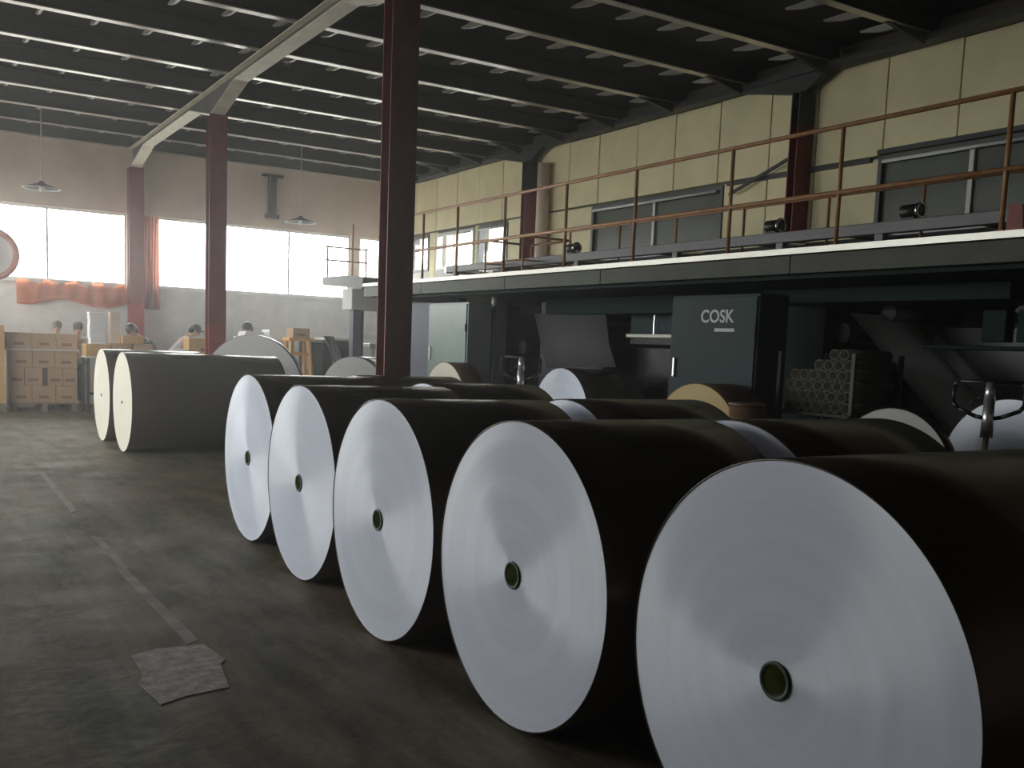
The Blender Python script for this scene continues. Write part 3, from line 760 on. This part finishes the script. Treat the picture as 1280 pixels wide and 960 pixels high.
t = MB().sheet(rows, .004).build('plastic_film', 'web'); tag(t, 'loose pale plastic film hanging down the front of the green bin', 'plastic film')
# lilac post with light grey box beam
t = thing('gantry', 'pale grey box beam on a lilac post left of the nearest column', 'machine', (8.0, 18.5, 0))
MB().box(-.38, 1.6, -.25, .25, 2.20, 2.61, bev=.015).build('box_beam', 'plaster', t)
MB().box(-.28, -.10, -.1, .1, 0, 2.20, bev=.008).build('post', 'purple', t)
MB().box(1.3, 1.48, -.1, .1, 0, 2.20, bev=.008).build('post', 'purple', t)
MB().box(.15, .42, -.28, -.25, 2.12, 2.22, bev=.006).build('name_plate', 'black', t)
t = thing('gluing_machine', 'pale cluttered machine seen between the lilac post and the nearest column', 'machine', (8.78, 19.05, 0))
MB().box(-.55, .5, -.3, .3, .0, 1.05, bev=.02).build('body', 'plaster', t)
for k in range(4): MB().tube((-.45+.28*k, -.25, 1.05), (-.45+.28*k, -.25, 1.45), .045, 10).build('roller_post', 'frameW', t)
MB().box(-.55, .5, -.32, .1, 1.45, 1.55, bev=.02).build('top_bar', 'frameW', t)
MB().tube((-.5, -.2, 1.22), (.45, -.2, 1.22), .06, 14).build('roller', 'darksteel', t)

# curtain, orange cloth on the sill
rows = []
for i in range(13):
    v = i/12; rows.append([(4.58+.34*k/24+.03*v*math.sin(k*.9), YB-.16+.045*math.sin(k*1.35+v*1.2)*(.5+.5*v), 4.1-2.0*v) for k in range(25)])
t = MB().sheet(rows, .004).build('curtain', 'curtain'); tag(t, 'faded red curtain gathered beside the far red column', 'curtain')
rows = []
for i in range(9):
    v = i/8
    rows.append([(2.1+2.15*k/40, YB-.11-.02*math.sin(k*1.1)-.02*v, SILL-.03+(.05*math.sin(k*.7)+.03*math.sin(k*1.9) if i == 0 else 0)*1.0-(.42+.07*math.sin(k*.23+1))*v) for k in range(41)])
t = MB().sheet(rows, .004).build('cloth', 'cloth'); tag(t, 'faded orange cloth hanging below the left back window', 'cloth')
# round duct at the left edge
t = thing('exhaust_fan', 'round grey exhaust fan drum against the bright window at the left edge', 'fan', (1.58, 22.2, 3.0))
MB().lathe([(-.25, .001), (-.25, .05), (-.22, .10), (-.22, .44), (-.25, .50), (.12, .50), (.12, .001)], 'Y', (0,0,0), 48).build('drum', 'plaster', t)
MB().lathe([(-.255, .40), (-.27, .40), (-.27, .52), (-.0, .52), (-.0, .50)], 'Y', (0,0,0), 48).build('rim', 'curtain', t)
MB().box(-.04, .04, .12, .62, -.04, .04).build('bracket', 'darksteel', t)
# pendant lamps
for x, y, zt, lab in ((2.30, 20.1, 4.12, 'pendant lamp with shallow enamel shade, left of the far red column'), (7.28, 20.3, 4.02, 'pendant lamp with shallow enamel shade, left of the nearest column')):
    t = thing('pendant_lamp', lab, 'lamp', (x, y, zt))
    MB().tube((0, 0, .12), (0, 0, 5.74-zt), .012, 8).build('rod', 'purlin', t)
    MB().lathe([(.14, .02), (.12, .05), (.10, .06), (.045, .22), (.02, .30), (.014, .30), (.04, .215), (.095, .055)], 'Z', (0,0,0), 28).build('shade', 'darksteel', t)
    MB().lathe([(.018, .295), (.006, .33), (.0, .33), (.012, .29)], 'Z', (0,0,0), 28, closed=True).build('rim', 'white', t)
    MB().ball((0, 0, .0), .045, 14, 10, (1, 1, 1.3)).build('bulb', 'white', t)

# ================================================================ PEOPLE
def skin_obj(name, V, E, m, parent, lvl=1, root=0):
    me = bpy.data.meshes.new(name)
    me.from_pydata([v[:3] for v in V], E, []); me.materials.append(MT[m])
    o = link(name, me, parent)
    sm = o.modifiers.new('skin', 'SKIN'); sm.use_smooth_shade = True
    for i, v in enumerate(V):
        r = v[3]; r = (r, r) if not isinstance(r, tuple) else r
        me.skin_vertices[0].data[i].radius = r
        me.skin_vertices[0].data[i].use_root = (i == root)
    s = o.modifiers.new('sub', 'SUBSURF'); s.levels = lvl; s.render_levels = lvl
    return o
def person(x, y, face, lean, s, label, shirt, hair='hair', cap=False, reach=.5):
    """standing figure; local +X is the way it faces, bending forward by lean (rad)"""
    t = thing('person', label, 'person', (x, y, 0), face)
    hip = Vector((0, 0, .93*s))
    d = Vector((math.sin(lean), 0, math.cos(lean)))
    q = lambda h, f=0, sd=0: hip+d*h*s+Vector((math.cos(lean), 0, -math.sin(lean)))*f*s+Vector((0, sd*s, 0))
    chest = q(.38); neck = q(.54); hd = lean*.9
    hdv = Vector((math.sin(hd+.15), 0, math.cos(hd+.15)))
    head = neck+hdv*.17*s; top = neck+hdv*.27*s
    def arm(sd):
        sh = q(.48, 0, .19*sd); el = sh+Vector((.12+.12*reach, .05*sd, -.24))*s
        wr = el+Vector((.22, -.06*sd, -.04+.06*reach))*s; ha = wr+Vector((.08, -.01*sd, -.01))*s
        return sh, el, wr, ha
    V = []; E = []
    def add(p, r, par=None):
        V.append((p[0], p[1], p[2], r)); i = len(V)-1
        if par is not None: E.append((par, i))
        return i
    a = add(hip, (.15*s, .12*s)); b = add(q(.2), (.135*s, .105*s), a); c = add(chest, (.16*s, .115*s), b)
    n0 = add(q(.50), (.07*s, .06*s), c); n = add(neck+hdv*.05*s, .052*s, n0)
    h = add(head-hdv*.03*s, (.072*s, .085*s), n); h2 = add(head+hdv*.04*s, (.076*s, .092*s), h); add(top, (.045*s, .05*s), h2)
    fwd = Vector((math.cos(hd+.15), 0, -math.sin(hd+.15)))
    for sd in (-1, 1):
        sh, el, wr, ha = arm(sd)
        i = add(sh, .056*s, c); j = add(el, .042*s, i); k = add(wr, .028*s, j); l = add(ha, (.036*s, .018*s), k)
        for f in range(4):
            p1 = ha+Vector((.045, (-.027+.018*f), -.005))*s; p2 = p1+Vector((.03-.004*abs(f-1), 0, -.018))*s
            u = add(p1, .009*s, l); add(p2, .0075*s, u)
        th = ha+Vector((.0, -.035*sd, -.01))*s; u = add(th, .011*s, k); add(th+Vector((.035, -.006*sd, -.012))*s, .009*s, u)
    for sd in (-1, 1):
        i = add(hip+Vector((0, .095*sd*s, -.06*s)), .088*s, a); j = add(Vector((.02, .10*sd*s, .49*s)), .06*s, i)
        k = add(Vector((-.02, .10*sd*s, .09*s)), .04*s, j); add(Vector((.12*s, .11*sd*s, .045*s)), .032*s, k)
    skin_obj('body', V, E, 'skin', t, 2)
    # face
    MB().ball(head+fwd*.095*s-hdv*.015*s, .016*s, 8, 6, (1, .8, 1.3)).build('nose', 'skin', t)
    for sd in (-1, 1):
        MB().ball(head+fwd*.084*s+hdv*.02*s+Vector((0, .032*sd*s, 0)), .010*s, 8, 6).build('eye', 'black', t)
        MB().ball(head+Vector((0, .076*sd*s, 0)), .024*s, 8, 6, (.8, .4, 1.2)).build('ear', 'skin', t)
    MB().ball(head+fwd*.085*s-hdv*.055*s, .018*s, 8, 6, (.4, 1.3, .35)).build('mouth', 'mark', t)
    # hair
    hc = head+hdv*.045*s-fwd*.022*s
    MB().ball(hc, .102*s, 20, 12, (1, .92, 1.0)).ball(head-fwd*.05*s-hdv*.035*s, .075*s, 16, 10, (.9, 1, 1)).build('hair', hair, t)
    if cap: MB().ball(hc+fwd*.10*s+hdv*.02*s, .07*s, 12, 8, (1.2, .9, .22)).build('cap_peak', 'black', t)
    # shirt
    V.clear(); E.clear()
    a = add(q(-.02), (.165*s, .135*s)); b = add(q(.2), (.15*s, .12*s), a); c = add(q(.37), (.178*s, .13*s), b); add(q(.49), (.088*s, .078*s), c)
    for sd in (-1, 1):
        sh, el, wr, ha = arm(sd)
        i = add(sh, .072*s, c); j = add(sh.lerp(el, .9), .058*s, i); add(el.lerp(wr, .75), .044*s, j)
    skin_obj('shirt', V, E, shirt, t, 2)
    V.clear(); E.clear()
    a = add(hip+Vector((0, 0, .02)), (.16*s, .13*s))
    for sd in (-1, 1):
        i = add(hip+Vector((0, .095*sd*s, -.07*s)), .10*s, a); j = add(Vector((.02, .10*sd*s, .49*s)), .075*s, i); add(Vector((-.02, .10*sd*s, .10*s)), .062*s, j)
    skin_obj('trousers', V, E, 'trousers', t, 2)
    for sd in (-1, 1): MB().ball((.055*s, .105*sd*s, .045), .05*s, 14, 8, (2.4, .95, .9)).build('shoe', 'shoe', t)
    return t
person(2.72, 22.05, math.radians(-75), .18, 1.00, 'grey-haired person standing behind the carton pallet', 'shirtn', 'hairg')
person(2.72, 21.98+.0, math.radians(10), .70, 1.06, 'dark-haired person in white bending to the right behind the cartons', 'shirtw') if False else None
person(3.12, 22.1, math.radians(-80), .25, 1.00, 'dark-haired person in white shirt between the cartons and white stack', 'shirtw')
person(4.62, 21.45, math.radians(195), .75, 1.12, 'person in dark green shirt stooping left beside the orange carton', 'shirtg')
person(4.98, 21.95, math.radians(-8), .70, 1.14, 'person in white shirt and dark cap stooping right behind the middle column', 'shirtw', cap=True)
person(6.72, 21.3, math.radians(200), .35, 1.10, 'black-haired person in white leaning left behind the big grey roll', 'shirtw')
